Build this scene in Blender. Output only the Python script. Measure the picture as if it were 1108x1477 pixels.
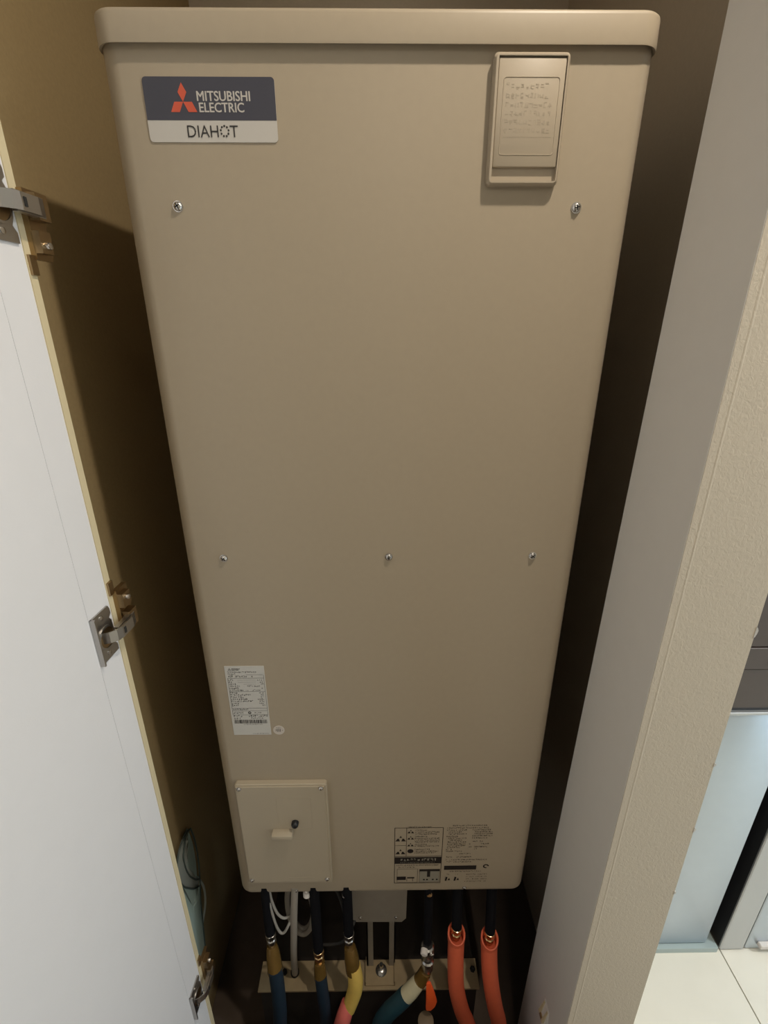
import bpy, bmesh, math, random
from mathutils import Vector, Matrix
random.seed(7)
PI = math.pi
scene = bpy.context.scene
for o in list(bpy.data.objects): bpy.data.objects.remove(o)
COL = scene.collection

# ------------------------------------------------------------------ camera
cam_data = bpy.data.cameras.new('camera'); cam = bpy.data.objects.new('camera', cam_data); COL.objects.link(cam)
cam_data.sensor_fit = 'VERTICAL'; cam_data.sensor_height = 36.0; cam_data.lens = 685.0/1477*36.0
cam_data.clip_start = .02; cam_data.clip_end = 50
def cam_matrix(pitch, roll, yaw, loc):
    c, s = math.cos, math.sin
    Ry = Matrix(((c(yaw), s(yaw), 0), (-s(yaw), c(yaw), 0), (0, 0, 1)))
    B = Matrix(((1, 0, 0), (0, 0, -1), (0, 1, 0)))
    Rp = Matrix(((1, 0, 0), (0, c(pitch), -s(pitch)), (0, s(pitch), c(pitch))))
    Rr = Matrix(((c(roll), -s(roll), 0), (s(roll), c(roll), 0), (0, 0, 1)))
    R = Rr @ Rp @ B @ Ry
    M = Matrix.Identity(4)
    for i in range(3):
        M[i][0] = R[0][i]; M[i][1] = -R[1][i]; M[i][2] = -R[2][i]; M[i][3] = loc[i]
    return M
cam.matrix_world = cam_matrix(.36893, -.00111, -.01119, (-.00278, -.69860, 1.20348))
scene.camera = cam

# ------------------------------------------------------------------ world, lights, exposure
w = bpy.data.worlds.new('world'); scene.world = w; w.use_nodes = True
w.node_tree.nodes['Background'].inputs[0].default_value = (1, .93, .84, 1)
w.node_tree.nodes['Background'].inputs[1].default_value = .0
def area(name, loc, target, sx, sy, power, color, shape='RECTANGLE', spread=180):
    d = bpy.data.lights.new(name, 'AREA'); d.shape = shape; d.size = sx; d.size_y = sy; d.energy = power; d.color = color
    d.spread = math.radians(spread)
    o = bpy.data.objects.new(name, d); COL.objects.link(o); o.location = loc
    o.rotation_euler = (Vector(target)-Vector(loc)).to_track_quat('-Z', 'Y').to_euler()
    return o
area('hall_downlight', (.40, -.385, 2.16), (.40, -.385, 0), .06, .06, 9.8, (1, .89, .74), 'DISK')
area('kitchen_ceiling_light', (2.0, -.62, 2.15), (2.0, -.62, 0), .4, .4, 28, (.88, .96, 1), 'DISK')
area('hall_fill', (.1, -2.0, 2.15), (.1, -1.7, 0), .3, .3, 5, (1, .89, .76), 'DISK')  # added fill from behind the camera, lifts the middle of the heater panel
area('cool_side_fill', (2.27, -.95, .5), (0, -.9, .4), .9, 1.4, 8.5, (.60, .83, 1))  # added cool fill from the right
scene.view_settings.view_transform = 'Standard'; scene.view_settings.look = 'None'
scene.view_settings.exposure = 0.0; scene.view_settings.gamma = 1.0; scene.view_settings.use_curve_mapping = False

# ------------------------------------------------------------------ helpers
class MB:
    """collects shapes in one bmesh and links them as ONE mesh object"""
    def __init__(s): s.bm = bmesh.new()
    def box(s, x0, x1, y0, y1, z0, z1, bev=0, seg=2):
        r = bmesh.ops.create_cube(s.bm, size=1)
        vs = r['verts']
        for v in vs:
            v.co = Vector(((x0+x1)/2+v.co.x*(x1-x0), (y0+y1)/2+v.co.y*(y1-y0), (z0+z1)/2+v.co.z*(z1-z0)))
        if bev:
            es = list({e for v in vs for e in v.link_edges})
            bmesh.ops.bevel(s.bm, geom=es, offset=bev, segments=seg, profile=.5, affect='EDGES')
        return s
    def hexa(s, pts):
        v = [s.bm.verts.new(p) for p in pts]
        for f in ((3, 2, 1, 0), (4, 5, 6, 7), (0, 1, 5, 4), (1, 2, 6, 5), (2, 3, 7, 6), (3, 0, 4, 7)): s.bm.faces.new([v[i] for i in f])
        return s
    def prism(s, pts, axis, a0, a1):
        """extrude a 2D outline: axis 'y' takes (x,z) outlines, 'z' takes (x,y), 'x' takes (y,z)"""
        def P(p, a):
            return {'y': (p[0], a, p[1]), 'z': (p[0], p[1], a), 'x': (a, p[0], p[1])}[axis]
        A = [s.bm.verts.new(P(p, a0)) for p in pts]; B = [s.bm.verts.new(P(p, a1)) for p in pts]
        n = len(pts)
        s.bm.faces.new(A); s.bm.faces.new(B[::-1])
        for i in range(n): s.bm.faces.new((A[i], B[i], B[(i+1) % n], A[(i+1) % n]))
        return s
    def loft(s, rings, cap=True):
        R = [[s.bm.verts.new(p) for p in r] for r in rings]
        n = len(R[0])
        for a, b in zip(R, R[1:]):
            for i in range(n): s.bm.faces.new((a[i], a[(i+1) % n], b[(i+1) % n], b[i]))
        if cap:
            s.bm.faces.new(R[0][::-1]); s.bm.faces.new(R[-1])
        return s
    def tube(s, pts, rad, n=14, smooth=4):
        """round tube along points; rad is a number or one radius per point; smooth = spline steps per span"""
        P = [Vector(p) for p in pts]
        R = list(rad) if isinstance(rad, (list, tuple)) else [rad]*len(P)
        if smooth > 1 and len(P) > 2:
            Q, S = [], []
            for i in range(len(P)-1):
                p0, p1, p2, p3 = P[max(i-1, 0)], P[i], P[i+1], P[min(i+2, len(P)-1)]
                for k in range(smooth):
                    t = k/smooth
                    Q.append(.5*((2*p1)+(p2-p0)*t+(2*p0-5*p1+4*p2-p3)*t*t+(3*p1-p0-3*p2+p3)*t**3))
                    S.append(R[i]*(1-t)+R[i+1]*t)
            Q.append(P[-1]); S.append(R[-1]); P, R = Q, S
        rings = []; N = None
        for i, p in enumerate(P):
            T = (P[min(i+1, len(P)-1)]-P[max(i-1, 0)]).normalized()
            if N is None:
                N = T.orthogonal().normalized()
            else:
                N = (N-T*N.dot(T)).normalized()
            Bn = T.cross(N)
            rings.append([p+R[i]*(N*math.cos(2*PI*k/n)+Bn*math.sin(2*PI*k/n)) for k in range(n)])
        return s.loft(rings)
    def lathe(s, c, axis, prof, n=20):
        """prof: list of (radius, distance along axis)"""
        A = Vector(axis).normalized(); U = A.orthogonal().normalized(); V = A.cross(U); c = Vector(c)
        rings = [[c+A*h+max(r, 1e-5)*(U*math.cos(2*PI*k/n)+V*math.sin(2*PI*k/n)) for k in range(n)] for r, h in prof]
        return s.loft(rings)
    def quad(s, x0, x1, z0, z1, y):
        s.k = getattr(s, 'k', 0)+1; y -= (s.k % 8)*.00001      # overlapping strokes never share a plane
        v = [s.bm.verts.new(p) for p in ((x0, y, z0), (x1, y, z0), (x1, y, z1), (x0, y, z1))]
        s.bm.faces.new(v); return s
    def poly(s, pts, y):
        s.bm.faces.new([s.bm.verts.new((p[0], y, p[1])) for p in pts]); return s
    def obj(s, name, mat, parent=None, smooth=True, angle=35):
        bm = s.bm
        bmesh.ops.recalc_face_normals(bm, faces=bm.faces)
        me = bpy.data.meshes.new(name); bm.to_mesh(me); bm.free()
        me.materials.append(mat)
        if smooth:
            me.polygons.foreach_set('use_smooth', [True]*len(me.polygons))
            me.set_sharp_from_angle(angle=math.radians(angle))
        o = bpy.data.objects.new(name, me); COL.objects.link(o)
        if parent is not None: o.parent = parent; o.matrix_parent_inverse = parent.matrix_basis.inverted()
        return o
def flatprint(mb, name, mat, parent):
    """prints face the viewer (-Y)"""
    o = mb.obj(name, mat, parent, smooth=False)
    me = o.data
    for p in me.polygons:
        if p.normal.y > 0: p.flip()
    me.update(); return o
def rrect(x0, x1, z0, z1, r, n=5):
    pts = []
    for cx, cz, a in ((x1-r, z0+r, -90), (x1-r, z1-r, 0), (x0+r, z1-r, 90), (x0+r, z0+r, 180)):
        for k in range(n+1):
            t = math.radians(a+90*k/n); pts.append((cx+r*math.cos(t), cz+r*math.sin(t)))
    return pts
def circ(cx, cz, r, n=20): return [(cx+r*math.cos(2*PI*k/n), cz+r*math.sin(2*PI*k/n)) for k in range(n)]
def thing(name, label, cat, loc=(0, 0, 0), group=None):
    o = bpy.data.objects.new(name, None); COL.objects.link(o); o.location = loc; o.empty_display_size = .05
    o['label'] = label; o['category'] = cat
    if group: o['group'] = group
    return o
def tag(o, label=None, cat=None, group=None, kind=None):
    if label: o['label'] = label
    if cat: o['category'] = cat
    if group: o['group'] = group
    if kind: o['kind'] = kind
    return o
def text(name, s, x0, x1, z0, z1, y, mat, parent, bold=.0):
    """flat lettering fitted to a box on a plane facing -Y"""
    cu = bpy.data.curves.new(name, 'FONT'); cu.body = s; cu.offset = min(bold, 0); cu.resolution_u = 3; cu.fill_mode = 'FRONT'
    t = bpy.data.objects.new(name, cu); COL.objects.link(t)
    dg = bpy.context.evaluated_depsgraph_get()
    me = bpy.data.meshes.new_from_object(t.evaluated_get(dg)); bpy.data.objects.remove(t)
    xs = [v.co.x for v in me.vertices]; ys = [v.co.y for v in me.vertices]
    a, b, c, d = min(xs), max(xs), min(ys), max(ys)
    for v in me.vertices:
        v.co = Vector((x0+(v.co.x-a)/(b-a)*(x1-x0), y, z0+(v.co.y-c)/(d-c)*(z1-z0)))
    if bold > 0:                                    # heavier strokes: nudged layers of the same outline
        bm = bmesh.new()
        for k, (dx, dz) in enumerate(((0, 0), (bold, 0), (-bold, 0), (0, bold*.7), (0, -bold*.7))):
            n0 = len(bm.verts); bm.from_mesh(me); bm.verts.ensure_lookup_table()
            for v in bm.verts[n0:]: v.co += Vector((dx, -.00002*k, dz))
        bm.to_mesh(me); bm.free()
    me.materials.clear(); me.materials.append(mat); me.name = name
    o = bpy.data.objects.new(name, me); COL.objects.link(o)
    if parent is not None: o.parent = parent; o.matrix_parent_inverse = parent.matrix_basis.inverted()
    return o

# ------------------------------------------------------------------ materials
def mat(name, col, rough=.5, metal=0, noise=0, nscale=60, bump=0, bscale=200, spec=.5, coat=0, trans=0, aniso=0, arot=0, bdist=.001):
    m = bpy.data.materials.new(name); m.use_nodes = True; nt = m.node_tree; b = nt.nodes['Principled BSDF']
    b.inputs['Base Color'].default_value = (*col, 1); b.inputs['Roughness'].default_value = rough; b.inputs['Metallic'].default_value = metal
    b.inputs['Specular IOR Level'].default_value = spec; b.inputs['Coat Weight'].default_value = coat
    b.inputs['Transmission Weight'].default_value = trans; b.inputs['Anisotropic'].default_value = aniso; b.inputs['Anisotropic Rotation'].default_value = arot
    tc = nt.nodes.new('ShaderNodeTexCoord')
    if noise:
        n = nt.nodes.new('ShaderNodeTexNoise'); n.inputs['Scale'].default_value = nscale; n.inputs['Detail'].default_value = 4
        nt.links.new(tc.outputs['Object'], n.inputs['Vector'])
        r = nt.nodes.new('ShaderNodeMapRange'); r.inputs['To Min'].default_value = 1-noise; r.inputs['To Max'].default_value = 1+noise
        nt.links.new(n.outputs['Fac'], r.inputs['Value'])
        mx = nt.nodes.new('ShaderNodeMix'); mx.data_type = 'RGBA'; mx.blend_type = 'MULTIPLY'; mx.inputs['Factor'].default_value = 1
        mx.inputs[6].default_value = (*col, 1); nt.links.new(r.outputs['Result'], mx.inputs[7]); nt.links.new(mx.outputs[2], b.inputs['Base Color'])
    if bump:
        n = nt.nodes.new('ShaderNodeTexNoise'); n.inputs['Scale'].default_value = bscale; n.inputs['Detail'].default_value = 3
        nt.links.new(tc.outputs['Object'], n.inputs['Vector'])
        bp = nt.nodes.new('ShaderNodeBump'); bp.inputs['Strength'].default_value = bump; bp.inputs['Distance'].default_value = bdist
        nt.links.new(n.outputs['Fac'], bp.inputs['Height']); nt.links.new(bp.outputs['Normal'], b.inputs['Normal'])
    return m
M = {}
M['champagne'] = mat('champagne_paint', (.42, .35, .258), .42, 0, .03, 90, spec=.4)
M['champagne_plastic'] = mat('champagne_plastic', (.45, .378, .285), .40, 0)
M['emboss'] = mat('emboss_shade', (.425, .356, .267), .45)  # slightly darker than the flap, painting in the shade of the relief
M['cover_cream'] = mat('cover_plastic', (.45, .38, .28), .45)
M['navy'] = mat('badge_dark', (.055, .055, .075), .45)
M['badge_white'] = mat('badge_white', (.56, .53, .49), .45)
M['red'] = mat('emblem_red', (.62, .10, .05), .45)
M['ink'] = mat('print_ink', (.025, .022, .022), .6)
M['ink_brown'] = mat('print_brown', (.022, .017, .015), .7, spec=.2)
M['ink_purple'] = mat('print_purple', (.07, .045, .06), .6)
M['label_white'] = mat('label_paper', (.60, .585, .55), .5)
M['label_grey'] = mat('label_grey', (.30, .275, .22), .5)
M['white_sticker'] = mat('sticker_white', (.62, .56, .50), .5)
M['steel'] = mat('screw_steel', (.62, .60, .58), .25, 1)
M['chrome'] = mat('hinge_nickel', (.46, .44, .42), .34, 1)
M['bronze'] = mat('hinge_bronze', (.34, .24, .13), .35, 1)
M['dark'] = mat('dark_recess', (.015, .014, .013), .8)
M['black'] = mat('black_plastic', (.012, .012, .014), .35)
M['galv'] = mat('galvanised_steel', (.42, .32, .19), .55, .3, .15, 40)
M['grey_steel'] = mat('grey_steel', (.33, .29, .24), .5, .2, .1, 40)
M['tank'] = mat('tank_grey', (.035, .032, .03), .6)
M['insul_dark'] = mat('pipe_lagging_dark', (.007, .007, .009), .9, 0, .2, 80, spec=.12)
M['blue_hose'] = mat('blue_lagging', (.009, .022, .038), .6, 0, .2, 60)
M['teal_hose'] = mat('teal_lagging', (.014, .055, .075), .6, 0, .2, 60)
M['orange_hose'] = mat('orange_lagging', (.78, .15, .07), .55, 0, .06, 90)
M['pink_hose'] = mat('pink_lagging', (.74, .16, .13), .55, 0, .06, 90)
M['yellow_tape'] = mat('yellow_foam', (.84, .57, .13), .6, 0, .1, 70)
M['cream_tape'] = mat('cream_foam', (.62, .56, .38), .6, 0, .1, 70)
M['amber_sleeve'] = mat('amber_sleeve', (.20, .115, .03), .25, .3, .2, 60)
M['brass'] = mat('brass_union', (.72, .50, .26), .25, 1)
M['orange_tag'] = mat('orange_handle', (.95, .13, .03), .4)
M['cable'] = mat('grey_cable', (.34, .32, .29), .55)
M['conduit'] = mat('grey_conduit', (.36, .32, .27), .55)
M['white_plastic'] = mat('white_plastic', (.75, .70, .66), .4)
M['door_white'] = mat('door_white', (.79, .78, .80), .45, 0, .015, 30, .12, 500)
M['jamb_cream'] = mat('jamb_cream', (.66, .56, .36), .6)
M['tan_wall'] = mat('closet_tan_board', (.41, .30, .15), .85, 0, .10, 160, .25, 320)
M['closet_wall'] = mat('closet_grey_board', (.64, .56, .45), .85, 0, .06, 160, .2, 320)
M['reveal'] = mat('reveal_grey', (.88, .86, .83), .55, 0, .02, 40)
M['ceiling'] = mat('ceiling_white', (.80, .78, .74), .8)
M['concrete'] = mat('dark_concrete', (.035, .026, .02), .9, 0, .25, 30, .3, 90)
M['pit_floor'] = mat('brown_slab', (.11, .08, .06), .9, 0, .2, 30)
M['room_wall'] = mat('room_wall', (.62, .57, .49), .8)
M['tile'] = mat('cream_tile', (.86, .81, .70), .35, 0, .05, 14)
M['wood'] = mat('low_bounce_wood', (.13, .085, .055), .4, 0, .25, 25)  # dark tone picked for the unseen hall floor to limit bounced light
M['grout'] = mat('grout', (.42, .39, .34), .9)
M['silver'] = mat('brushed_silver', (.50, .555, .61), .31, 1, .03, 40, aniso=.75, arot=.25)
M['silver_frame'] = mat('silver_frame', (.52, .53, .54), .4, .7)
M['brown_gloss'] = mat('dark_brown_panel', (.075, .055, .048), .35, 0, .1, 40)
M['dark_gap'] = mat('dark_gap', (.02, .02, .022), .5)
M['plinth'] = mat('plinth_teal_grey', (.42, .50, .50), .45)
M['pale'] = mat('pale_panel', (.55, .53, .50), .4)
# wallpaper with a pebbled emboss
def wallpaper():
    m = mat('beige_wallpaper', (.63, .55, .44), .85); nt = m.node_tree; b = nt.nodes['Principled BSDF']
    tc = nt.nodes.new('ShaderNodeTexCoord'); n = nt.nodes.new('ShaderNodeTexNoise'); n.inputs['Scale'].default_value = 190
    n.inputs['Detail'].default_value = 3; n.inputs['Roughness'].default_value = .6; n.inputs['Distortion'].default_value = .8
    mp = nt.nodes.new('ShaderNodeMapping'); mp.inputs['Scale'].default_value = (1, 1, .8)
    nt.links.new(tc.outputs['Object'], mp.inputs['Vector']); nt.links.new(mp.outputs['Vector'], n.inputs['Vector'])
    bp = nt.nodes.new('ShaderNodeBump'); bp.inputs['Strength'].default_value = .32; bp.inputs['Distance'].default_value = .002
    nt.links.new(n.outputs['Fac'], bp.inputs['Height']); nt.links.new(bp.outputs['Normal'], b.inputs['Normal'])
    return m
M['wallpaper'] = wallpaper()
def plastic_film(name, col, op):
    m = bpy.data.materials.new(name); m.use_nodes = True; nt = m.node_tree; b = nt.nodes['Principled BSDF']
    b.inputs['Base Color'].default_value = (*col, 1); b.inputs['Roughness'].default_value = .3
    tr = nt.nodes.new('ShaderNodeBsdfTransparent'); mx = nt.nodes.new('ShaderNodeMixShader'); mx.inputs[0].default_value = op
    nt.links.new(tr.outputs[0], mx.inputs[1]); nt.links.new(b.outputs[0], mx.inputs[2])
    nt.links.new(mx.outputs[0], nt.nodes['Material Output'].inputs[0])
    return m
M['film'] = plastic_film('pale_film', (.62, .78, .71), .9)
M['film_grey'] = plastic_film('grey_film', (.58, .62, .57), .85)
M['film_rim'] = mat('film_rim', (.10, .13, .12), .4)

def struct(name, mb, m, **k):
    o = mb.obj(name, m, k.get('parent'), smooth=k.get('smooth', False)); 
    if not k.get('parent'): o['kind'] = 'structure'
    return o

# ------------------------------------------------------------------ setting
FZ, CZ, PIT = -.30, 2.18, -.64          # room floor, ceiling, pipe pit under the heater
XL, XR, YB = -.495, .505, .95           # closet side walls and back wall
# floor: slab with individual tiles; the closet opening is left free
slab = struct('floor', MB().box(.545, 2.3, -2.6, -.21, FZ-.06, FZ-.004).box(.56, 2.3, -.21, 1.0, FZ-.06, FZ-.004), M['grout'])
def tile(x0, x1, y0, y1):
    g = .0012
    MB().box(x0+g, x1-g, y0+g, y1-g, FZ-.004, FZ, .0008, 1).obj('tile', M['tile'], slab, smooth=False)
xs = [.545, .875, 1.475, 2.075, 2.3]
ys = [-2.6, -2.025, -1.425, -.825, -.225]
for i in range(len(xs)-1):
    for j in range(len(ys)-1): tile(xs[i], xs[i+1], ys[j], ys[j+1])
for a, b in ((.58, .875), (.875, 1.475), (1.475, 2.075), (2.075, 2.3)): tile(a, b, -.225, .9)
hall = struct('floor', MB().box(-1.6, .545, -2.6, -.21, FZ-.06, FZ-.006).box(-1.6, XL-.03, -.21, -.10, FZ-.06, FZ-.001).box(.374, .58, -.203, -.04, FZ-.06, FZ-.001), M['wood'])  # out-of-view floor, made dark wood so it bounces less light onto the heater
for i in range(20):
    MB().box(-1.6, .544, -2.6+i*.1195, -2.6+(i+1)*.1195-.001, FZ-.006, FZ, .0008, 1).obj('plank', M['wood'], hall, smooth=False)
struct('ceiling', MB().box(-1.6, 2.3, -2.6, 1.0, CZ, CZ+.05), M['ceiling'])
struct('wall_rear', MB().box(-1.6, 2.3, -2.65, -2.6, FZ, CZ), M['room_wall'])
struct('wall_far_left', MB().box(-1.65, -1.6, -2.6, 1.0, FZ, CZ), M['room_wall'])
struct('wall_far_right', MB().box(2.3, 2.35, -2.6, 1.0, FZ, CZ), M['room_wall'])
struct('wall_front_left', MB().box(-1.6, XL-.03, -.11, -.03, FZ, CZ), M['wallpaper'])
# closet shell
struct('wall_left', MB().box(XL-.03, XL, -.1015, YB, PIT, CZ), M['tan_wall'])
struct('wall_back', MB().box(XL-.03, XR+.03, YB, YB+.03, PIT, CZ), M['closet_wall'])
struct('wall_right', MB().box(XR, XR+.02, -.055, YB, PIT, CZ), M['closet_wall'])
struct('trim_left', MB().box(XL-.03, -.385, -.113, -.1015, PIT, CZ), M['jamb_cream'])
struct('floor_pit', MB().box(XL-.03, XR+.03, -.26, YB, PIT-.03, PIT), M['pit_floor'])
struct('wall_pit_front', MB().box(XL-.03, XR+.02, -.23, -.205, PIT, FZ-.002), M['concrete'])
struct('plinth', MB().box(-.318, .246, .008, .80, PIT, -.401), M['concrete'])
# right pillar: embossed wallpaper on the front and side, smooth grey reveal board
def zl(z, a, b): return a+(b-a)*(z-FZ)/(1.5-FZ)          # values at floor and at 1.5 m
rows = [(z, zl(z, .373, .367), zl(z, .512, .478), zl(z, .012, -.043)) for z in (FZ, CZ)]
(z0, a0, o0, i0), (z1, a1, o1, i1) = rows
pil = struct('wall_right_pillar', MB().hexa([(a0+.0003, -.18, z0), (o0, -.18, z0), (o0, -.05, z0), (a0+.02, -.05, z0), (a1+.0003, -.18, z1), (o1, -.18, z1), (o1, -.05, z1), (a1+.02, -.05, z1)]), M['wallpaper'])
struct('trim_right', MB().hexa([(a0, -.1795, PIT), (a0+.0006, -.1795, PIT), (a0+.012, i0, PIT), (a0, i0, PIT), (a1, -.1795, z1), (a1+.0006, -.1795, z1), (a1+.012, i1, z1), (a1, i1, z1)]), M['reveal'])
# corner bead under the wallpaper and its little torn curls on the outer edge
MB().hexa([(a0+.011, -.1803, z0), (a0+.0125, -.1803, z0), (a0+.0135, -.18, z0), (a0+.010, -.18, z0), (a1+.011, -.1803, z1), (a1+.0125, -.1803, z1), (a1+.0135, -.18, z1), (a1+.010, -.18, z1)]).obj('corner_bead', M['wallpaper'], pil)
for z, h in ((.831, .009), (.596, .004), (.456, .006), (.30, .004)):
    x = zl(z, .512, .478)
    MB().prism([(x-.001, z-h), (x+.0007, z-h*.8), (x+.0022, z-h*.2), (x+.0026, z+h*.3), (x+.0012, z+h*.7), (x-.001, z+h)], 'y', -.1806, -.1770).obj('paper_curl', M['badge_white'], pil)

# ------------------------------------------------------------------ water heater
H = thing('water_heater', 'tall champagne beige storage water heater with rounded corners standing in the closet', 'water heater', (0, .30, -.401))
def footprint(hw, y0, y1, r, z, n=6): return [(x, y, z) for x, y in rrect(-hw, hw, y0, y1, r, n)]
# casing: rounded box, lower edge rolled in
rings = []
for k in range(6):
    t = k/5*PI/2; d = .014*(1-math.sin(t)); z = .014*(1-math.cos(t))
    rings.append((d, z))
R_ = [footprint(.324-.006, .006, .72, .022, .020)]
R_ += [footprint(.324-d, d*.6, 0.72-d, .025, z) for d, z in rings]
R_ += [footprint(.324, 0, .72, .025, z) for z in (.1, .5, .9, 1.3, 1.515)]
MB().loft(R_).obj('casing', M['champagne'], H, angle=50)
# lid
L = []
for z, d in ((1.507, .004), (1.5035, .0012), (1.5032, 0), (1.506, -.0004), (1.530, 0), (1.5325, .0005), (1.5342, .0020), (1.535, .0048)):
    L.append(footprint(.3240-d, -.0085+d, 0.735-d, .025, z, 8))
MB().loft(L).obj('lid', M['champagne'], H, angle=60)
# case screws
def screw(x, z, y, r, parent, m='steel'):
    sc = MB().lathe((x, y, z), (0, -1, 0), [(r*1.25, 0), (r*1.25, r*.18), (r, r*.2), (r*.97, r*.5), (r*.7, r*.8), (r*.3, r*.92), (0, r*.95)], 18).obj('screw', M[m], parent)
    c = MB()
    a = random.uniform(0, PI/2)
    for k in (0, 1):
        t = a+k*PI/2; ux, uz = math.cos(t), math.sin(t); l, w_ = r*.6, r*.13
        c.prism([(x+ux*l-uz*w_, z+uz*l+ux*w_), (x-ux*l-uz*w_, z-uz*l+ux*w_), (x-ux*l+uz*w_, z-uz*l-ux*w_), (x+ux*l+uz*w_, z+uz*l-ux*w_)], 'y', y-r*.98, y-r*.6)
    return sc, c
def part_screw(x, z, y, r, m='steel'):
    sc, c = screw(x, z, y, r, H, m); c.obj('cross_slot', M['dark'], sc, smooth=False); return sc
for x, z in ((-.2535, 1.3466), (.2493, 1.3458), (-.2564, .8542), (-.0129+.0258, .8548), (.2485, .8558)): part_screw(x, z, 0, .0052)
for x, z in ((-.1957, .0125), (.1870, .0151)): part_screw(x, z, .0, .0036)
# control cover (top right): raised frame with a flap, finger recess below the flap
cx0, cx1, cz0, cz1 = .1315, .2190, 1.3677, 1.4968
fr = MB()
Ro = rrect(cx0, cx1, cz0, cz1, .005); Rt = rrect(cx0+.0025, cx1-.0025, cz0+.0025, cz1-.0025, .004); Ri = rrect(cx0+.0052, cx1-.0035, cz0+.0045, cz1-.0040, .0012)
fr.loft([[(p[0], y, p[1]) for p in R] for R, y in ((Ro, 0), (Ro, -.0075), (Rt, -.0105), (Ri, -.0105), (Ri, -.004))], cap=False)
cover = fr.obj('control_cover', M['champagne_plastic'], H, angle=40)
tag(cover, 'raised rectangular plastic frame around a flap')
MB().box(cx0+.005, cx1-.003, -.0045, -.001, cz0+.004, cz1-.003).obj('recess', M['champagne_plastic'], cover)
flap = MB().box(cx0+.0058, cx1-.0041, -.0092, -.004, 1.3868, cz1-.0052, .0012, 2).obj('flap', M['champagne_plastic'], cover)
g = MB()
gx0, gx1, gz0, gz1 = .1436, .2095, 1.3985, 1.4742
g.loft([[(p[0], y, p[1]) for p in R] for R, y in ((rrect(gx0, gx1, gz0, gz1, .003), -.0092), (rrect(gx0+.0003, gx1-.0003, gz0+.0003, gz1-.0003, .003), -.0097), (rrect(gx0+.0007, gx1-.0007, gz0+.0007, gz1-.0007, .003), -.0097), (rrect(gx0+.001, gx1-.001, gz0+.001, gz1-.001, .003), -.0092))], cap=False)
# emboss rows: flat strokes whose darker tone stands for relief shade (unreadable)
def glyph(mb, x, z, w_, h, y, dy=None):
    n = random.randint(2, 4)
    for _ in range(n):
        if random.random() < .6:
            zz = z+random.choice((0, .25, .5, .75, .9))*h; a = x+random.uniform(0, .25)*w_; b = x+random.uniform(.6, 1)*w_
            q = (a, b, zz, zz+h*.19)
        else:
            xx = x+random.choice((.05, .3, .5, .75))*w_; q = (xx, xx+w_*.22, z+random.uniform(0, .2)*h, z+random.uniform(.7, 1)*h)
        if dy: mb.box(q[0], q[1], y-dy, y, q[2], q[3])
        else: mb.quad(*q, y)
def glyph_row(mb, x0, x1, z, h, y, w_=None, gap=.25, dy=None, drop=.0):
    w_ = w_ or h*.9; x = x0
    while x+w_ <= x1+1e-6:
        if random.random() >= drop: glyph(mb, x, z, w_, h, y, dy)
        x += w_*(1+gap)
g.obj('raised_border', M['champagne_plastic'], flap)
g = MB()
for zz, h, x1 in ((1.4625, .0052, .2015), (1.4535, .0052, .2025), (1.4450, .0050, .203), (1.4370, .0050, .204), (1.4285, .0050, .205), (1.4205, .0050, .205)):
    glyph_row(g, .1475, x1, zz, h, -.00932, .0050, .12)
g.quad(.1475, .205, 1.4165, 1.4169, -.00932)
flatprint(g, 'emboss_shade_text', M['emboss'], flap)

# brand badge
badge = MB()
BX0, BX1, BZ0, BZ1 = -.2755, -.1222, 1.4130, 1.4757
badge.prism(rrect(BX0, BX1, BZ0, BZ1, .0042), 'y', -.0012, 0)
bd = badge.obj('brand_badge', M['badge_white'], H, smooth=False); tag(bd, 'dark and white badge with red emblem')
lo = [p for p in rrect(BX0, BX1, 1.4345, BZ1, .0042) ]
up = [(BX0, 1.4345), (BX1, 1.4345)]+[p for p in rrect(BX0, BX1, BZ0, BZ1, .0042) if p[1] > 1.45]
flatprint(MB().poly(up, -.0014), 'dark_band', M['navy'], bd)
def emblem(mb, cx, cz, a, y):
    for k in range(3):
        t = math.radians(90+120*k)
        def rot(u, v): return (cx+u*math.cos(t)-v*math.sin(t), cz+u*math.sin(t)+v*math.cos(t))
        mb.poly([rot(0, 0), rot(.866*a, -.5*a), rot(1.732*a, 0), rot(.866*a, .5*a)], y)
    return mb
e = MB(); emblem(e, 0, 0, 1, -.0017)
for v in e.bm.verts: v.co.x = -.2306+v.co.x*.0103; v.co.z = 1.4521+v.co.z*(.0105 if v.co.z > 0 else .0113)
flatprint(e, 'emblem', M['red'], bd)
text('lettering', 'MITSUBISHI', -.2138, -.1518, 1.4529, 1.4622, -.0017, M['badge_white'], bd, .00026)
text('lettering', 'ELECTRIC', -.2123, -.1598, 1.4422, 1.4513, -.0017, M['badge_white'], bd, .00026)
text('lettering', 'DIAH', -.2296, -.1928, 1.4179, 1.4295, -.0017, M['ink'], bd, -.004)
text('lettering', 'T', -.1788, -.1692, 1.4179, 1.4295, -.0017, M['ink'], bd, -.004)
d = MB()
for k in range(9): 
    t = PI/2+2*PI*k/9; d.poly(circ(-.1852+.0047*math.cos(t), 1.4239+.0051*math.sin(t), .00115, 8), -.0017)
flatprint(d, 'dotted_ring', M['ink'], bd)

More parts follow.
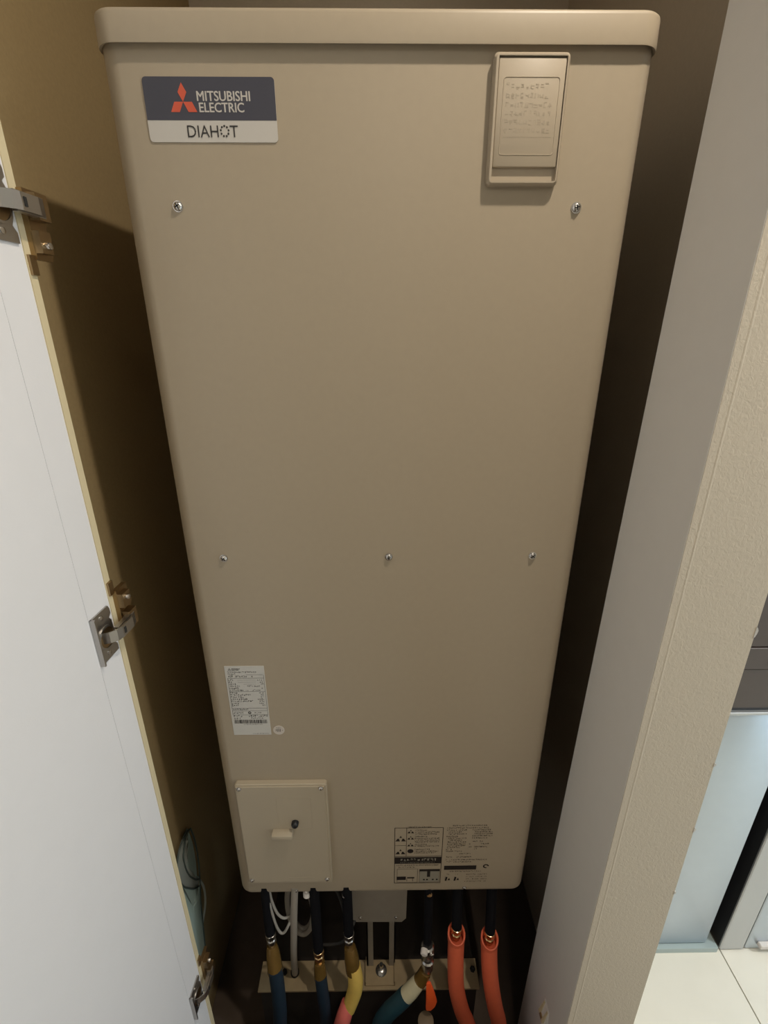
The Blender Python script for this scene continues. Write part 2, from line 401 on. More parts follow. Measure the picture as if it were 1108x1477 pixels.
# rating label
lb = MB().box(-.2826, -.2115, -.0006, 0, .4771, .6384).obj('rating_label', M['label_white'], H, smooth=False); tag(lb, 'white rating plate sticker')
Y1 = -.0008
p = MB(); emblem(p, -.2738, .6310, .0019, Y1)
def line(mb, x0, x1, z, y, t=.0005): mb.quad(x0, x1, z-t/2, z+t/2, y)
def vline(mb, x, z0, z1, y, t=.0005): mb.quad(x-t/2, x+t/2, z0, z1, y)
glyph_row(p, -.2784, -.2262, .6238, .0030, Y1, .0026, .12); glyph_row(p, -.2784, -.2625, .6193, .0030, Y1, .0026, .15)
glyph_row(p, -.2784, -.2320, .6137, .0042, Y1, .0028, .25, drop=.1)
line(p, -.245, -.2150, .6193, Y1); line(p, -.2788, -.2138, .6118, Y1)
for zz in (.6118, .5812, .5423, .5362, .5265): line(p, -.2790, -.2136, zz, Y1)
vline(p, -.2790, .5265, .6118, Y1); vline(p, -.2136, .5265, .6190, Y1)
for k in range(6):
    zz = .6062-k*.0047
    glyph_row(p, -.2780, (-.2655, -.2690, -.2640, -.2580, -.2600, -.2520)[k], zz, .0032, Y1, .0029, .15)
    glyph_row(p, (-.226, -.222, -.224, -.246, -.220, -.256)[k], -.2150, zz, .0030, Y1, .0026, .2, drop=.15)
    if k < 3: line(p, (-.262, -.262, -.252)[k], -.229, zz+.0012, Y1, .0003)
for k in range(7):
    zz = .5767-k*.0049
    glyph_row(p, -.2784, (-.265, -.240, -.252, -.245, -.236, -.262, -.264)[k], zz, .0035, Y1, .0030, .15)
    glyph_row(p, (-.226, -.223, -.226, -.229, -.226, -.228, -.222)[k], -.2146, zz, .0030, Y1, .0026, .2, drop=.1)
glyph_row(p, -.277, -.248, .5378, .0034, Y1, .003, .2); glyph_row(p, -.278, -.257, .5295, .0036, Y1, .0028, .2); glyph_row(p, -.238, -.222, .5300, .003, Y1, .0028, .2)
glyph_row(p, -.278, -.262, .5215, .004, Y1, .0034, .2); glyph_row(p, -.250, -.214, .5215, .004, Y1, .0028, .3); glyph_row(p, -.278, -.266, .5162, .0038, Y1, .0034, .2); glyph_row(p, -.246, -.222, .5168, .0034, Y1, .0026, .3)
glyph_row(p, -.262, -.226, .5025, .0016, Y1, .002, .2); glyph_row(p, -.2465, -.2138, .4795, .0016, Y1, .002, .2)
flatprint(p, 'small_print', M['ink'], lb)
text('lettering', 'MITSUBISHI\nELECTRIC', -.2700, -.2550, .6290, .6335, Y1, M['ink'], lb, .0001)
bc = MB(); x = -.2783
while x < -.2160:
    wv = random.choice((.0005, .0005, .0009, .0013)); bc.quad(x, x+wv, .5055, .5145, Y1); x += wv+random.choice((.0005, .0008, .0010))
flatprint(bc, 'barcode', M['ink'], lb)
rg = MB(); a = circ(-.2473, .5314, .0030); b = circ(-.2473, .5314, .0018)
for k in range(20): rg.poly([a[k], a[(k+1) % 20], b[(k+1) % 20], b[k]], Y1)
rg.poly([(-.2485, .5305), (-.2461, .5305), (-.2473, .5326)], Y1)
flatprint(rg, 'round_mark', M['ink'], lb)
# round sticker
rs = MB().prism(circ(-.1963, .4878, .0108, 32), 'y', -.0006, 0).obj('round_sticker', M['white_sticker'], H, smooth=False); tag(rs, 'small round white sticker')
p = MB(); glyph_row(p, -.2005, -.1915, .4930, .0022, Y1, .002, .5); 
for k in range(3): vline(p, -.1992+.0028*k, .4845, .4915, Y1, .0011)
glyph_row(p, -.203, -.2005, .4865, .004, Y1, .0022, .3); glyph_row(p, -.1905, -.188, .4860, .004, Y1, .0022, .3)
flatprint(p, 'small_print', M['ink'], rs)

# warning panel printed on the casing (left block) and usage notes (right block)
Yp = -.0004
wp = MB(); X0, X1, Z0, Z1 = .0275, .1308, .0340, .2138
for zz in (Z1, .1235, Z0): line(wp, X0, X1, zz, Yp, .0012)
for xx in (X0, X1): vline(wp, xx, Z0, Z1, Yp, .0012)
vline(wp, .0527, .1235, Z1, Yp, .001); line(wp, X0, .0527, .1590, Yp, .0009)
wp.quad(X0, X1, .0995, .1208, Yp)
def tri(mb, cx, cz, s):
    mb.poly([(cx, cz+s*.9), (cx-.25*s, cz+.35*s), (cx+.25*s, cz+.35*s)], Yp)
    mb.poly([(cx-s, cz-.6*s), (cx-.12*s, cz-.6*s), (cx-.35*s, cz+.15*s), (cx-.6*s, cz+.12*s)], Yp)
    mb.poly([(cx+.12*s, cz-.6*s), (cx+s, cz-.6*s), (cx+.6*s, cz+.12*s), (cx+.35*s, cz+.15*s)], Yp)
tri(wp, .0401, .1790, .0115); tri(wp, .0401, .1375, .0108)
for cz in (.2015, .1820, .1605): tri(wp, .0616, cz, .0072)
wp.poly(circ(.0618, .1405, .0066, 16), Yp)
glyph_row(wp, .056, .1080, .2145, .0035, Yp, .0035, .2)
for zz, x1 in ((.2045, .100), (.1985, .125), (.1925, .120), (.1850, .098), (.1790, .126), (.1735, .126), (.1680, .124), (.1600, .100), (.1545, .125), (.1440, .105), (.1380, .126), (.1330, .118)):
    glyph_row(wp, .0705, x1, zz, .0036, Yp, .0030, .12)
glyph_row(wp, .0320, .1270, .0925, .0040, Yp, .0034, .15); glyph_row(wp, .036, .075, .0860, .0034, Yp, .0032, .15)
for a, b in (((.0335, .0365), (.0790, .0820)), ((.0835, .0365), (.1285, .0800))):
    line(wp, a[0], b[0], a[1], Yp, .0007); line(wp, a[0], b[0], b[1], Yp, .0007); vline(wp, a[0], a[1], b[1], Yp, .0007); vline(wp, b[0], a[1], b[1], Yp, .0007)
wp.quad(.0835, .1285, .0735, .0800, Yp); wp.quad(.1005, .1075, .0545, .0735, Yp)
for xx in (.092, .099, .112, .121): wp.quad(xx, xx+.004, .0430, .0475, Yp)
wp.quad(.0325, .0532, .0450, .0565, Yp-.0001); wp.quad(.0560, .0722, .0500, .0540, Yp); vline(wp, .0555, .0400, .0500, Yp, .001); vline(wp, .0685, .0400, .0500, Yp, .001)
wpo = flatprint(wp, 'warning_print', M['ink_brown'], H); tag(wpo, 'dark printed warning block with triangles and black bar')
q = MB(); 
for k in range(11): glyph(q, .0400+k*.0074, .1090, .0060, .0075, Yp-.0003)
glyph_row(q, .040, .118, .1025, .0026, Yp-.0003, .0026, .3)
flatprint(q, 'bar_lettering', M['label_grey'], wpo)
flatprint(MB().quad(.0845, .1275, .0375, .0728, Yp+.0002), 'picture_ground', M['label_grey'], wpo)
up_ = MB()
glyph_row(up_, .150, .2260, .2175, .0034, Yp, .0034, .15); glyph_row(up_, .1385, .228, .2100, .0036, Yp, .0034, .15)
for zz, a, b in ((.2035, .138, .184), (.1975, .142, .178), (.1915, .142, .183), (.1840, .138, .166), (.1780, .142, .182), (.1720, .144, .176), (.1660, .142, .184), (.1600, .141, .183), (.1545, .141, .183), (.1490, .141, .172), (.1425, .138, .155), (.1370, .138, .176),
                 (.2035, .193, .236), (.1975, .198, .240), (.1915, .198, .240), (.1850, .194, .240), (.1785, .194, .230), (.1680, .196, .222), (.1600, .188, .196), (.1600, .214, .232), (.1500, .188, .196), (.1500, .200, .230), (.1440, .200, .210),
                 (.1285, .168, .196), (.1180, .140, .156), (.1180, .163, .196), (.1090, .140, .234), (.1020, .142, .200)):
    glyph_row(up_, a, b, zz, .0036, Yp, .0032, .15, drop=.05)
up_.quad(.1378, .2094, .0775, .0910, Yp)
a = circ(.2308, .0880, .0066); b = circ(.2308, .0880, .0036)
for k in range(16): up_.poly([a[k], a[k+1], b[k+1], b[k]], Yp)
glyph_row(up_, .151, .222, .0700, .0038, Yp, .0034, .15)
for xx in (.145, .165):
    glyph_row(up_, xx-.001, xx+.008, .0610, .0032, Yp, .003, .15); up_.poly([(xx-.004, .040), (xx, .040), (xx+.002, .052), (xx-.002, .054)], Yp); up_.poly([(xx+.002, .042), (xx+.008, .042), (xx+.006, .050)], Yp)
for zz in (.060, .052, .044, .036): glyph_row(up_, .185, .236, zz, .0030, Yp, .003, .2, drop=.15)
uo = flatprint(up_, 'usage_print', M['ink_brown'], H); tag(uo, 'dark printed notes with a solid bar')

# breaker cover, bottom left
bx0, bx1, bz0, bz1 = -.2950, -.1105, .0560, .3572
bk = MB()
ro = rrect(bx0, bx1, bz0, bz1, .006)
ri = rrect(bx0+.0015, bx1-.0015, bz0+.0015, bz1-.0015, .005)
bk.loft([[(p_[0], y, p_[1]) for p_ in R] for R, y in ((ro, 0), (ro, -.0090), (ri, -.0105))])
bko = bk.obj('breaker_cover', M['cover_cream'], H, angle=40); tag(bko, 'screwed-on beige cover plate')
fp = MB().box(-.2920, -.1150, -.0130, -.0100, .0640, .3535, .0008, 1).obj('face_plate', M['cover_cream'], bko)
for x, z in ((-.2848, .3490), (-.1218, .3492), (-.2860, .0722), (-.1212, .0727)):
    sc, c = screw(x, z, -.0130, .0040, bko); 
hb = MB()
for a, b in ((rrect(-.2130, -.1435, .2330, .3210, .002), None),):
    inn = rrect(-.2122, -.1443, .2338, .3202, .0016)
    hb.loft([[(p_[0], y, p_[1]) for p_ in R] for R, y in ((a, -.0129), (a, -.0133), (inn, -.0133), (inn, -.0129))], cap=False)
hb.obj('test_hatch', M['cover_cream'], bko)
MB().lathe((-.1790, -.0115, .2525), (0, -1, 0), [(.0075, 0), (.0075, .006), (.0072, .009), (.0055, .0115), (.003, .0125), (0, .0128)], 20).obj('test_button', M['black'], bko)
MB().box(-.2270, -.1850, -.0290, -.0110, .2200, .2330, .0015, 2).obj('breaker_lever', M['cover_cream'], bko)
MB().box(-.205, -.150, -.0134, -.0128, .0790, .0796).obj('moulded_line', M['cover_cream'], bko)

# underside of the heater: tank bottom, front leg bracket, strips, foot with anchor bolt
MB().lathe((-.008, .36, .02), (0, 0, -1), [(.30, 0), (.30, .03), (.27, .07), (.20, .11), (.12, .14), (.0, .15)], 32).obj('tank_base', M['tank'], H)
MB().prism([(-.0760, .015), (.0600, .015), (.0585, -.150), (.0480, -.1640), (-.0640, -.1620), (-.0750, -.150)], 'y', .030, .036).obj('leg_bracket', M['grey_steel'], H)
for x in (-.054, .034): part_screw(x, -.145, .030, .0034)
for x0, x1 in ((-.0402, -.0240), (.0178, .0335)):
    MB().box(x0, x1, .050, .054, -.392, -.10).box(x0 if x0 < 0 else x1-.003, x0+.003 if x0 < 0 else x1, .050, .10, -.392, -.10).obj('leg_strip', M['grey_steel'], H)
MB().box(-.0445, .0325, .0098, .0640, -.3945, -.3900, .001, 1).box(-.0448, -.0430, .0098, .064, -.392, -.376).box(.0310, .0328, .0098, .064, -.392, -.376).obj('foot', M['galv'], H)
wsh = MB().lathe((-.0032, .040, -.3902), (0, 0, 1), [(.0150, 0), (.0150, .0022), (.0095, .0024)], 20).obj('washer', M['steel'], H)
bolt = MB().lathe((-.0032, .040, -.3880), (0, 0, 1), [(.0108, 0), (.0108, .0095), (.0090, .0105), (.0055, .0107), (.0055, .026), (.0045, .028), (0, .028)], 6).obj('anchor_bolt', M['steel'], H)
plate = MB().box(-.3228, .2520, .0025, .0660, -.4008, -.3945, .0006, 1).obj('base_plate', M['galv'], H)
for x in (-.2600, .2405): MB().lathe((x, .041, -.3945), (0, 0, 1), [(.007, 0), (.007, .006), (.0035, .006), (.0035, .012)], 6).obj('plate_bolt', M['dark'], plate)
for s in (-1, 1): MB().box(s*.20-.03, s*.20+.03, .55, .60, -.401, .02).obj('rear_leg', M['grey_steel'], H)
# drain nipples peeping out under the front edge
for x, m in ((-.1735, 'white_plastic'), (-.0850, 'steel'), (.1085, 'brass')):
    MB().lathe((x, .012, .012), (0, -.25, -1), [(.0050, 0), (.0050, .016), (.0085, .017), (.0085, .028), (.0050, .029), (.0050, .025)], 14).obj('drain_nipple', M[m], H)

# ------------------------------------------------------------------ pipes under the heater
def pipe(name, label, top, union, pts, rad, m, group=None, um='brass', collar=True, riser=.012, sleeve=None, cat='pipe'):
    t = thing(name, label, cat, pts[-1], group)
    ux, uy, uz = union
    MB().tube([top, (ux, uy, uz+.012)], riser, 12, 1).obj('riser', M['insul_dark'], t)
    u = MB().lathe((ux, uy, uz+.016), (0, 0, -1), [(.0075, 0), (.0130, .002), (.0130, .014), (.0100, .016), (.0100, .022), (.0120, .024), (.0120, .034), (.0085, .036), (.0085, .060)], 8).obj('union_nut', M[um], t)
    if sleeve: MB().tube(sleeve[0], sleeve[1], 14, 3).obj('sleeve', M[sleeve[2]], t)
    if pts: MB().tube(pts, rad, 18, 4).obj('lagging', M[m], t)
    return t
# far-left blue lagged pipe
pipe('lagged_pipe', 'dark blue lagged pipe at the far left, below a brass and nickel union', (-.268, .01, .02), (-.2675, .0, -.155),
     [(-.2610, -.020, -.245), (-.2570, -.030, -.300), (-.2560, -.040, -.38), (-.2600, -.045, -.46), (-.262, -.045, PIT)], .0170, 'blue_hose', 'pipes under the heater', 'steel', sleeve=([(-.2680, .0, -.190), (-.2660, -.006, -.215), (-.2610, -.020, -.255)], [.0120, .0165, .0185], 'amber_sleeve'))
pipe('lagged_pipe', 'short dark blue lagged pipe second from left, right of the grey conduit', (-.157, .01, .02), (-.1565, .0, -.225),
     [(-.1545, -.010, -.300), (-.1500, -.022, -.350), (-.1460, -.030, -.42), (-.146, -.03, PIT)], .0150, 'blue_hose', 'pipes under the heater', sleeve=([(-.1565, .0, -.262), (-.1560, -.004, -.285), (-.1545, -.010, -.310)], [.0125, .0155, .0160], 'amber_sleeve'))
t = pipe('lagged_pipe', 'pipe wrapped in yellow foam that turns pink-red below, left of the anchor bolt', (-.082, .01, .02), (-.0805, .0, -.160),
     [(-.0860, -.030, -.372), (-.0960, -.045, -.395), (-.1050, -.052, -.430), (-.1130, -.055, -.49), (-.115, -.055, PIT)], [.0165, .0190, .0190, .0190, .019], 'pink_hose', 'pipes under the heater', 'steel',
     sleeve=([(-.0790, -.004, -.195), (-.0750, -.012, -.225), (-.0720, -.018, -.262)], [.0135, .0180, .0180], 'amber_sleeve'))
MB().tube([(-.0715, -.016, -.245), (-.0665, -.022, -.290), (-.0700, -.026, -.335), (-.0850, -.036, -.385)], [.0175, .0185, .0185, .0165], 18, 4).obj('foam_wrap', M['yellow_tape'], t)
# two orange lagged pipes
t = pipe('lagged_pipe', 'orange lagged pipe, the left one of the two orange pipes', (.176, .02, .02), (.1765, -.004, -.135),
     [(.1770, -.008, -.165), (.1765, -.016, -.200), (.1775, -.026, -.255), (.1830, -.032, -.320), (.1990, -.036, -.400), (.2240, -.038, -.490), (.240, -.038, PIT)], .0195, 'orange_hose', 'pipes under the heater')
def collar(t, c, tilt, r0):
    rings = []
    for r, h in ((r0, -.012), (r0+.0012, .0), (r0+.0008, .014), (r0-.0010, .0145), (r0-.0035, .012), (r0-.004, -.004)):
        rings.append([(c[0]+r*math.cos(2*PI*k/22), c[1]+r*math.sin(2*PI*k/22), c[2]+h+(.010 if h > .01 else 0)*(math.sin(2*PI*k/22))*tilt) for k in range(22)])
    MB().loft(rings, cap=False).obj('collar', M['orange_hose'], t)
collar(t, (.1768, -.007, -.155), 1, .0200)
t = pipe('lagged_pipe', 'orange lagged pipe, the right one of the two orange pipes', (.256, .02, .02), (.2565, -.006, -.150),
     [(.2570, -.010, -.180), (.2580, -.018, -.215), (.2620, -.028, -.265), (.2700, -.034, -.320), (.2830, -.038, -.390), (.3000, -.040, -.475), (.310, -.04, PIT)], .0195, 'orange_hose', 'pipes under the heater')
collar(t, (.2568, -.009, -.170), 1, .0200)
# drain valve with orange handle and its elbow into a teal pipe
v = thing('drain_valve', 'nickel strainer valve with a bright orange handle, right of the anchor bolt', 'valve', (.11, -.02, -.28))
MB().tube([(.1080, .012, .02), (.1080, -.012, -.170)], .010, 12, 1).obj('riser', M['insul_dark'], v)
MB().lathe((.1080, -.016, -.165), (.02, -.05, -1), [(.0120, 0), (.0155, .003), (.0155, .028), (.0125, .034), (.0125, .050), (.0155, .054), (.0145, .080), (.0085, .100), (.0070, .118)], 16).obj('valve_body', M['steel'], v)
MB().lathe((.1000, -.024, -.168), (-.25, -.9, -.1), [(.0085, 0), (.0085, .010), (.006, .012)], 14).obj('bonnet', M['white_plastic'], v)
MB().lathe((.1140, -.022, -.176), (.25, -.9, -.1), [(.0060, 0), (.0060, .010), (.004, .012)], 12).obj('bleed_screw', M['steel'], v)
hd = MB().loft([[(x, y, z) for x, y, z in r] for r in (
    [(.1070, -.035, -.283), (.1170, -.036, -.283), (.1170, -.030, -.283), (.1070, -.030, -.283)],
    [(.1060, -.044, -.305), (.1260, -.046, -.305), (.1260, -.038, -.305), (.1060, -.037, -.305)],
    [(.1065, -.048, -.335), (.1330, -.050, -.333), (.1330, -.043, -.333), (.1065, -.042, -.335)],
    [(.1060, -.050, -.358), (.1280, -.052, -.352), (.1280, -.046, -.352), (.1060, -.045, -.358)],
    [(.1070, -.051, -.368), (.1190, -.052, -.366), (.1190, -.048, -.366), (.1070, -.047, -.368)])])
bmesh.ops.bevel(hd.bm, geom=list(hd.bm.edges), offset=.0015, segments=2, affect='EDGES')
hd.obj('handle', M['orange_tag'], v, angle=60)
dp = thing('drain_pipe', 'teal lagged drain pipe with cream end, bending left below the valve', 'pipe', (.0, -.04, PIT), 'pipes under the heater')
MB().tube([(.1060, -.020, -.262), (.0960, -.022, -.292), (.0840, -.026, -.305)], [.0140, .0165, .0165], 16, 3).obj('elbow', M['amber_sleeve'], dp)
MB().tube([(.0900, -.024, -.298), (.0720, -.030, -.322), (.0560, -.034, -.340)], [.0165, .0185, .0185], 16, 3).obj('foam_end', M['cream_tape'], dp)
MB().tube([(.0590, -.033, -.337), (.0380, -.038, -.362), (.0100, -.042, -.400), (-.0100, -.046, -.46), (-.014, -.046, PIT)], .0200, 18, 4).obj('lagging', M['teal_hose'], dp)
st = MB().lathe((.1070, -.055, -.400), (0, 0, -1), [(.0150, 0), (.0195, .002), (.0195, .010), (.0175, .012), (.0175, abs(PIT)-.400)], 20).obj('standpipe', mat('brown_standpipe', (.22, .16, .10), .5), None)
tag(st, 'brown standpipe rising from the pit below the orange-handled valve', 'pipe')
ho = MB().tube([(-.2330, -.062, -.415), (-.2230, -.060, -.440), (-.2120, -.056, -.475), (-.206, -.055, PIT)], .0080, 12, 4).obj('red_tube', mat('dull_red_tube', (.42, .09, .03), .6), None)
tag(ho, 'dull red tube in the dark of the pit at lower left', 'tube')
# grey conduit and cables
cd = thing('cable_conduit', 'straight grey conduit from the heater underside down to the base plate', 'conduit', (-.233, .039, -.394))
MB().tube([(-.1990, .004, .02), (-.2086, .006, -.0877), (-.2160, .012, -.1796), (-.2250, .022, -.2855), (-.2297, .032, -.365), (-.2318, .038, -.3890)], .0083, 14, 4).obj('conduit_tube', M['conduit'], cd)
MB().lathe((-.2322, .039, -.3940), (0, 0, 1), [(.011, 0), (.011, .008), (.009, .010)], 14).obj('bush', M['dark'], cd)
w1 = MB().tube([(-.2650, .004, .02), (-.2620, .002, -.020), (-.2560, -.001, -.070), (-.2500, -.003, -.110), (-.2420, -.004, -.134), (-.2330, -.004, -.134), (-.2240, -.001, -.118), (-.2170, .010, -.108)], .0030, 8, 4).obj('grey_cable', M['cable'])
tag(w1, 'thin grey cable hanging in the lower, deeper loop left of the conduit', 'cable', 'cables left of the conduit')
w2 = MB().tube([(-.2580, .006, .02), (-.2560, .004, -.022), (-.2500, .002, -.055), (-.2420, .001, -.078), (-.2300, .002, -.091), (-.2170, .012, -.098)], .0030, 8, 4).obj('grey_cable', M['cable'])
tag(w2, 'thin grey cable in the upper, shallower loop left of the conduit', 'cable', 'cables left of the conduit')
co = MB(); pts = []
for k in range(40):
    t_ = k/39*2*PI*1.6; pts.append((-.208+.036*math.sin(t_)*.9, .060+.0045*k/10, -.165+.110*math.cos(t_)))
co.tube(pts, .0065, 10, 2)
tag(co.obj('coiled_tube', M['conduit']), 'coil of grey tube hanging behind the conduit', 'tube')
for n, pp in enumerate((
        [(-.085, .050, -.165), (-.060, .055, -.150), (-.030, .070, -.120), (.0, .09, -.08), (.01, .10, .0)],
        [(-.150, .020, -.232), (-.120, .016, -.222), (-.095, .014, -.205), (-.076, .020, -.170), (-.05, .06, -.130), (-.03, .09, -.05)],
        [(-.160, .085, -.05), (-.130, .080, -.085), (-.105, .060, -.125), (-.088, .030, -.165)])):
    o = MB().tube(pp, .0034, 8, 4).obj('black_cable', M['tank'])
    tag(o, ('dark cable climbing right from the yellow-foam pipe union', 'dark cable running from the short blue pipe to the yellow-foam pipe', 'dark cable sloping down from the upper left to the yellow-foam pipe union')[n], 'cable', 'dark cables below the tank')

# ------------------------------------------------------------------ closet door (left) and hinges
AD = math.radians(3)
D = thing('closet_door', 'white closet door swung wide open at the left', 'door', (-.386, -.1135, FZ+.006))
du = Vector((-math.sin(AD), -math.cos(AD), 0)); dn = Vector((math.cos(AD), -math.sin(AD), 0))     # along the leaf, out of its inner face
DO = Vector((-.386, -.1135, 0))
def DP(d, n, z): v_ = DO+du*d+dn*n; return (v_.x, v_.y, z)
def dbox(mb, d0, d1, n0, n1, z0, z1):
    return mb.hexa([DP(d0, n0, z0), DP(d1, n0, z0), DP(d1, n1, z0), DP(d0, n1, z0), DP(d0, n0, z1), DP(d1, n0, z1), DP(d1, n1, z1), DP(d0, n1, z1)])
leaf = MB(); dbox(leaf, 0, .0465, -.021, 0, FZ+.006, 2.12); leaf.obj('edge_stile', M['door_white'], D, smooth=False)
leaf = MB(); dbox(leaf, .0470, .42, -.021, 0, FZ+.006, 2.12); dbox(leaf, .0465, .0470, -.021, -.0008, FZ+.006, 2.12); leaf.obj('leaf', M['door_white'], D, smooth=False)
eb = MB(); dbox(eb, -.0012, 0, -.021, -.0002, FZ+.006, 2.12); eb.obj('edge_band', M['jamb_cream'], D, smooth=False)
def hinge(zc, label, f=1):
    t = thing('concealed_hinge', label, 'hinge', DP(.024, .001, zc), 'hinges of the white door')
    # cup flange: vertical plate with the cup in the middle and a folded outer rim
    fl = MB(); h = .037
    out = [(.005, -h), (.046, -h), (.046, h), (.008, h), (.005, h-.006), (.005, h-.014), (.010, h-.018), (.006, h-.024), (.006, -h+.024), (.010, -h+.016), (.005, -h+.010)]
    A = [fl.bm.verts.new(DP(d_, .0004, zc+z_)) for d_, z_ in out]; B = [fl.bm.verts.new(DP(d_, .0026, zc+z_)) for d_, z_ in out]
    n = len(out); fl.bm.faces.new(A[::-1]); fl.bm.faces.new(B)
    for i in range(n): fl.bm.faces.new((A[i], A[(i+1) % n], B[(i+1) % n], B[i]))
    dbox(fl, .0435, .0462, .0004, .0075, zc-h, zc+h)
    flo = fl.obj('cup_flange', M['chrome'], t)
    MB().lathe(DP(.024, .0026, zc-.004), dn, [(.0175, 0), (.0175, .0015), (.0150, .0018), (.0150, .0006), (0, .0005)], 24).obj('cup', M['chrome'], flo)
    MB().lathe(DP(.024, .0030, zc-.004), dn, [(.0148, 0), (.0148, .0004), (0, .0004)], 24).obj('cup_well', M['bronze'], flo)
    for z_ in (-.028, .028): MB().lathe(DP(.026, .0026, zc+z_), dn, [(.0036, 0), (.0034, .001), (.0015, .0016), (0, .0016)], 12).obj('screw', M['steel'], flo)
    # arm: bent strap with a slot, from the cup over the door edge to the base
    ar = MB()
    path = [(.034, .0035), (.031, .010), (.0245, .0175), (.0155, .0205), (-.010, .0208), (-.022, .0170)]
    hw = .0085
    for (d0, n0), (d1, n1) in zip(path, path[1:]):
        k0 = .0022
        ar.hexa([DP(d0, n0, zc-hw), DP(d1, n1, zc-hw), DP(d1, n1+k0, zc-hw), DP(d0, n0+k0, zc-hw), DP(d0, n0, zc+hw), DP(d1, n1, zc+hw), DP(d1, n1+k0, zc+hw), DP(d0, n0+k0, zc+hw)])
    for s in (-1, 1): ar.hexa([DP(.020, .0135, zc+s*hw-.0012), DP(-.022, .0110, zc+s*hw-.0012), DP(-.022, .019, zc+s*hw-.0012), DP(.020, .0195, zc+s*hw-.0012), DP(.020, .0135, zc+s*hw+.0012), DP(-.022, .0110, zc+s*hw+.0012), DP(-.022, .019, zc+s*hw+.0012), DP(.020, .0195, zc+s*hw+.0012)])
    aro = ar.obj('arm', M['chrome'], t)
    sl = MB(); dbox(sl, .0085, .0125, 0.0222, .0234, zc-.0045, zc+.0045); sl.obj('slot', M['dark'], aro)
    # mounting base on the jamb, reaching into the closet
    bs = MB(); dbox(bs, -.030, -.012, .0030, .0185, zc-.012, zc+.014); dbox(bs, -.036, -.010, .0005, .0070, *sorted((zc-f*.018, zc+f*.050)))
    bo_ = bs.obj('mounting_plate', M['bronze'], t)
    lg = MB(); dbox(lg, -.028, -.010, .0060, .0150, *sorted((zc+f*.022, zc+f*.044))); dbox(lg, -.012, -.002, .0004, .0040, *sorted((zc+f*.046, zc+f*.066))); lg.obj('lug', M['bronze'], bo_)
    MB().lathe(DP(-.019, .0180, zc+f*.036), dn, [(.0040, -.006), (.0040, 0), (.0034, .0012), (0, .0016)], 12).obj('screw', M['steel'], bo_)
    return t
hinge(1.325, 'upper nickel concealed hinge on the white door, cut off by the left picture edge', -1)
hinge(.805, 'middle nickel concealed hinge on the white door, level with the lower half of the heater')
hinge(-.085, 'lowest nickel concealed hinge on the white door, at the closet bottom')
# small catch on the right reveal
ct = thing('door_catch', 'small cream two-pronged door catch low on the grey right reveal', 'catch', (.372, -.108, -.25))
MB().hexa([(.3640, -.120, -.272), (.3745, -.120, -.276), (.3745, -.088, -.276), (.3640, -.088, -.272), (.3712, -.117, -.226), (.3745, -.117, -.226), (.3745, -.091, -.226), (.3712, -.091, -.226)]).obj('catch_body', M['reveal'], ct)
for y in (-.113, -.095): MB().hexa([(.3600, y-.003, -.268), (.3650, y-.003, -.268), (.3650, y+.003, -.268), (.3600, y+.003, -.268), (.3690, y-.002, -.230), (.3715, y-.002, -.230), (.3715, y+.002, -.230), (.3690, y+.002, -.230)]).obj('prong', M['jamb_cream'], ct)
MB().box(.3615, .3655, -.112, -.096, -.275, -.266).obj('tip', M['bronze'], ct)

# ------------------------------------------------------------------ clear plastic bag hanging on the left wall
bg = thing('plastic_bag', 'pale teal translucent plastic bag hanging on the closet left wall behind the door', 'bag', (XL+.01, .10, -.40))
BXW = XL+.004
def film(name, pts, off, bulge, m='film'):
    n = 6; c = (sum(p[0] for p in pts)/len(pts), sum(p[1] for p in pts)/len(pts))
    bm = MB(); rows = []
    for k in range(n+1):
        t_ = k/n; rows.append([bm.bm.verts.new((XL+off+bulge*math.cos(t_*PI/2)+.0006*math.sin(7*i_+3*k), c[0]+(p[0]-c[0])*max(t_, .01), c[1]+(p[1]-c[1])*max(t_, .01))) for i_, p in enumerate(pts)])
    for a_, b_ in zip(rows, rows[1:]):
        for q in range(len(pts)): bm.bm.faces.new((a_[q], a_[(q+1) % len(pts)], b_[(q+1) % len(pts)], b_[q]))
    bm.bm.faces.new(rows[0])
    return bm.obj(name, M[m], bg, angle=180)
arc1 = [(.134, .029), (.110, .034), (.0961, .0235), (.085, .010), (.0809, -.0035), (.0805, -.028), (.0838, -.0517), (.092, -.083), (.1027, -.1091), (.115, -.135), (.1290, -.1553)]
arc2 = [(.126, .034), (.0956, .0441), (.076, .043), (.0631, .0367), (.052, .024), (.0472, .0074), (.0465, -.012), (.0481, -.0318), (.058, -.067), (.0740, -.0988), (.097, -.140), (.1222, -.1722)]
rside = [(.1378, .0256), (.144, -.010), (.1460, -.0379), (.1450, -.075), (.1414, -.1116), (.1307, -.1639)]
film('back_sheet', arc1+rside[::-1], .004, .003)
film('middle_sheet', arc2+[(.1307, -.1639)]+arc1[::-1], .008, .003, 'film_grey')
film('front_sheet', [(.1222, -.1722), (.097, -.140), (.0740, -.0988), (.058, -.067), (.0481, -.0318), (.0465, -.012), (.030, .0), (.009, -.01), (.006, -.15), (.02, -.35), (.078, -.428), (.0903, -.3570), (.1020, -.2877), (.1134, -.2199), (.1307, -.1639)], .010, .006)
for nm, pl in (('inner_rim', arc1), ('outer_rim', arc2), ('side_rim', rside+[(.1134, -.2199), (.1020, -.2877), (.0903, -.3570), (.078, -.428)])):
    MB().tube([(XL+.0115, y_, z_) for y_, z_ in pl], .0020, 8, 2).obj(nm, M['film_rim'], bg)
MB().tube([(XL+.006, .1310, -.1503), (XL+.012, .1400, -.205), (XL+.012, .1320, -.2591), (XL+.008, .105, -.300)], .0030, 8, 4).obj('drawstring', M['film_grey'], bg)

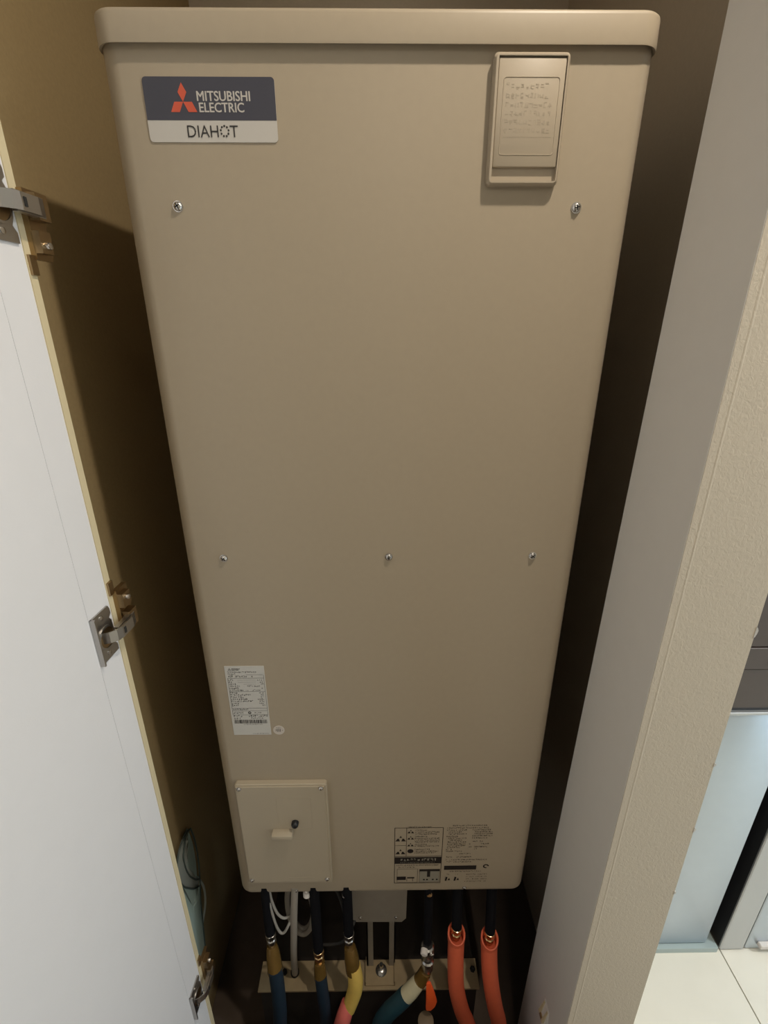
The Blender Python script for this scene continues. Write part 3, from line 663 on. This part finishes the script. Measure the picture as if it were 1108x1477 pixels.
# ------------------------------------------------------------------ appliance and cabinet in the kitchen niche beyond the pillar
A = thing('refrigerator', 'brushed silver fronted kitchen appliance with dark brown upper panel, beyond the beige wall', 'appliance', (.68, .3, FZ))
YF = .035
MB().box(.535, .832, YF+.02, .60, FZ+.06, 1.75).obj('cabinet_body', M['dark_gap'], A)
MB().box(.535, .836, YF, YF+.020, -.279, .479, .003, 2).obj('lower_door', M['silver'], A)
MB().box(.535, .836, YF-.004, YF+.018, .481, .4885, .001, 1).obj('silver_strip', M['silver_frame'], A)
MB().box(.535, .836, YF+.004, YF+.018, .4885, .497).obj('shadow_gap', M['dark_gap'], A)
MB().box(.535, .836, YF, YF+.020, .497, .592, .001, 1).obj('brown_panel', M['brown_gloss'], A)
MB().box(.535, .836, YF-.002, YF+.020, .593, .642, .001, 1).obj('trim_bar', M['brown_gloss'], A)
MB().box(.738, .806, YF-.004, YF-.001, .604, .634, .001, 1).obj('pale_window', M['pale'], A)
MB().box(.535, .836, YF, YF+.020, .644, 1.75, .001, 1).obj('upper_panel', M['brown_gloss'], A)
MB().box(.742, .80, YF-.004, YF-.0005, .655, .672, .001, 1).obj('pale_window', M['pale'], A)
MB().box(.535, .864, YF-.010, .50, FZ, FZ+.018, .001, 1).obj('kick_strip', M['plinth'], A)
Cb = thing('cabinet', 'pale grey metal fronted cabinet right of the appliance, across a dark gap', 'cabinet', (1.15, .3, FZ))
MB().box(.874, 1.50, YF+.001, .60, FZ+.003, 1.0).obj('cabinet_body', M['dark_gap'], Cb)
MB().box(.872, .934, YF-.006, YF+.001, FZ+.004, 1.0, .002, 1).obj('side_frame', M['silver_frame'], Cb)
MB().box(.939, 1.50, YF-.004, YF+.001, FZ+.004, 1.0, .002, 1).obj('front_panel', M['silver'], Cb)
MB().box(.965, 1.04, YF-.016, YF-.003, FZ+.02, FZ+.034, .002, 1).obj('floor_catch', M['white_plastic'], Cb)
struct('wall_niche_back', MB().box(.53, 2.3, .62, .65, FZ, CZ), M['room_wall'])
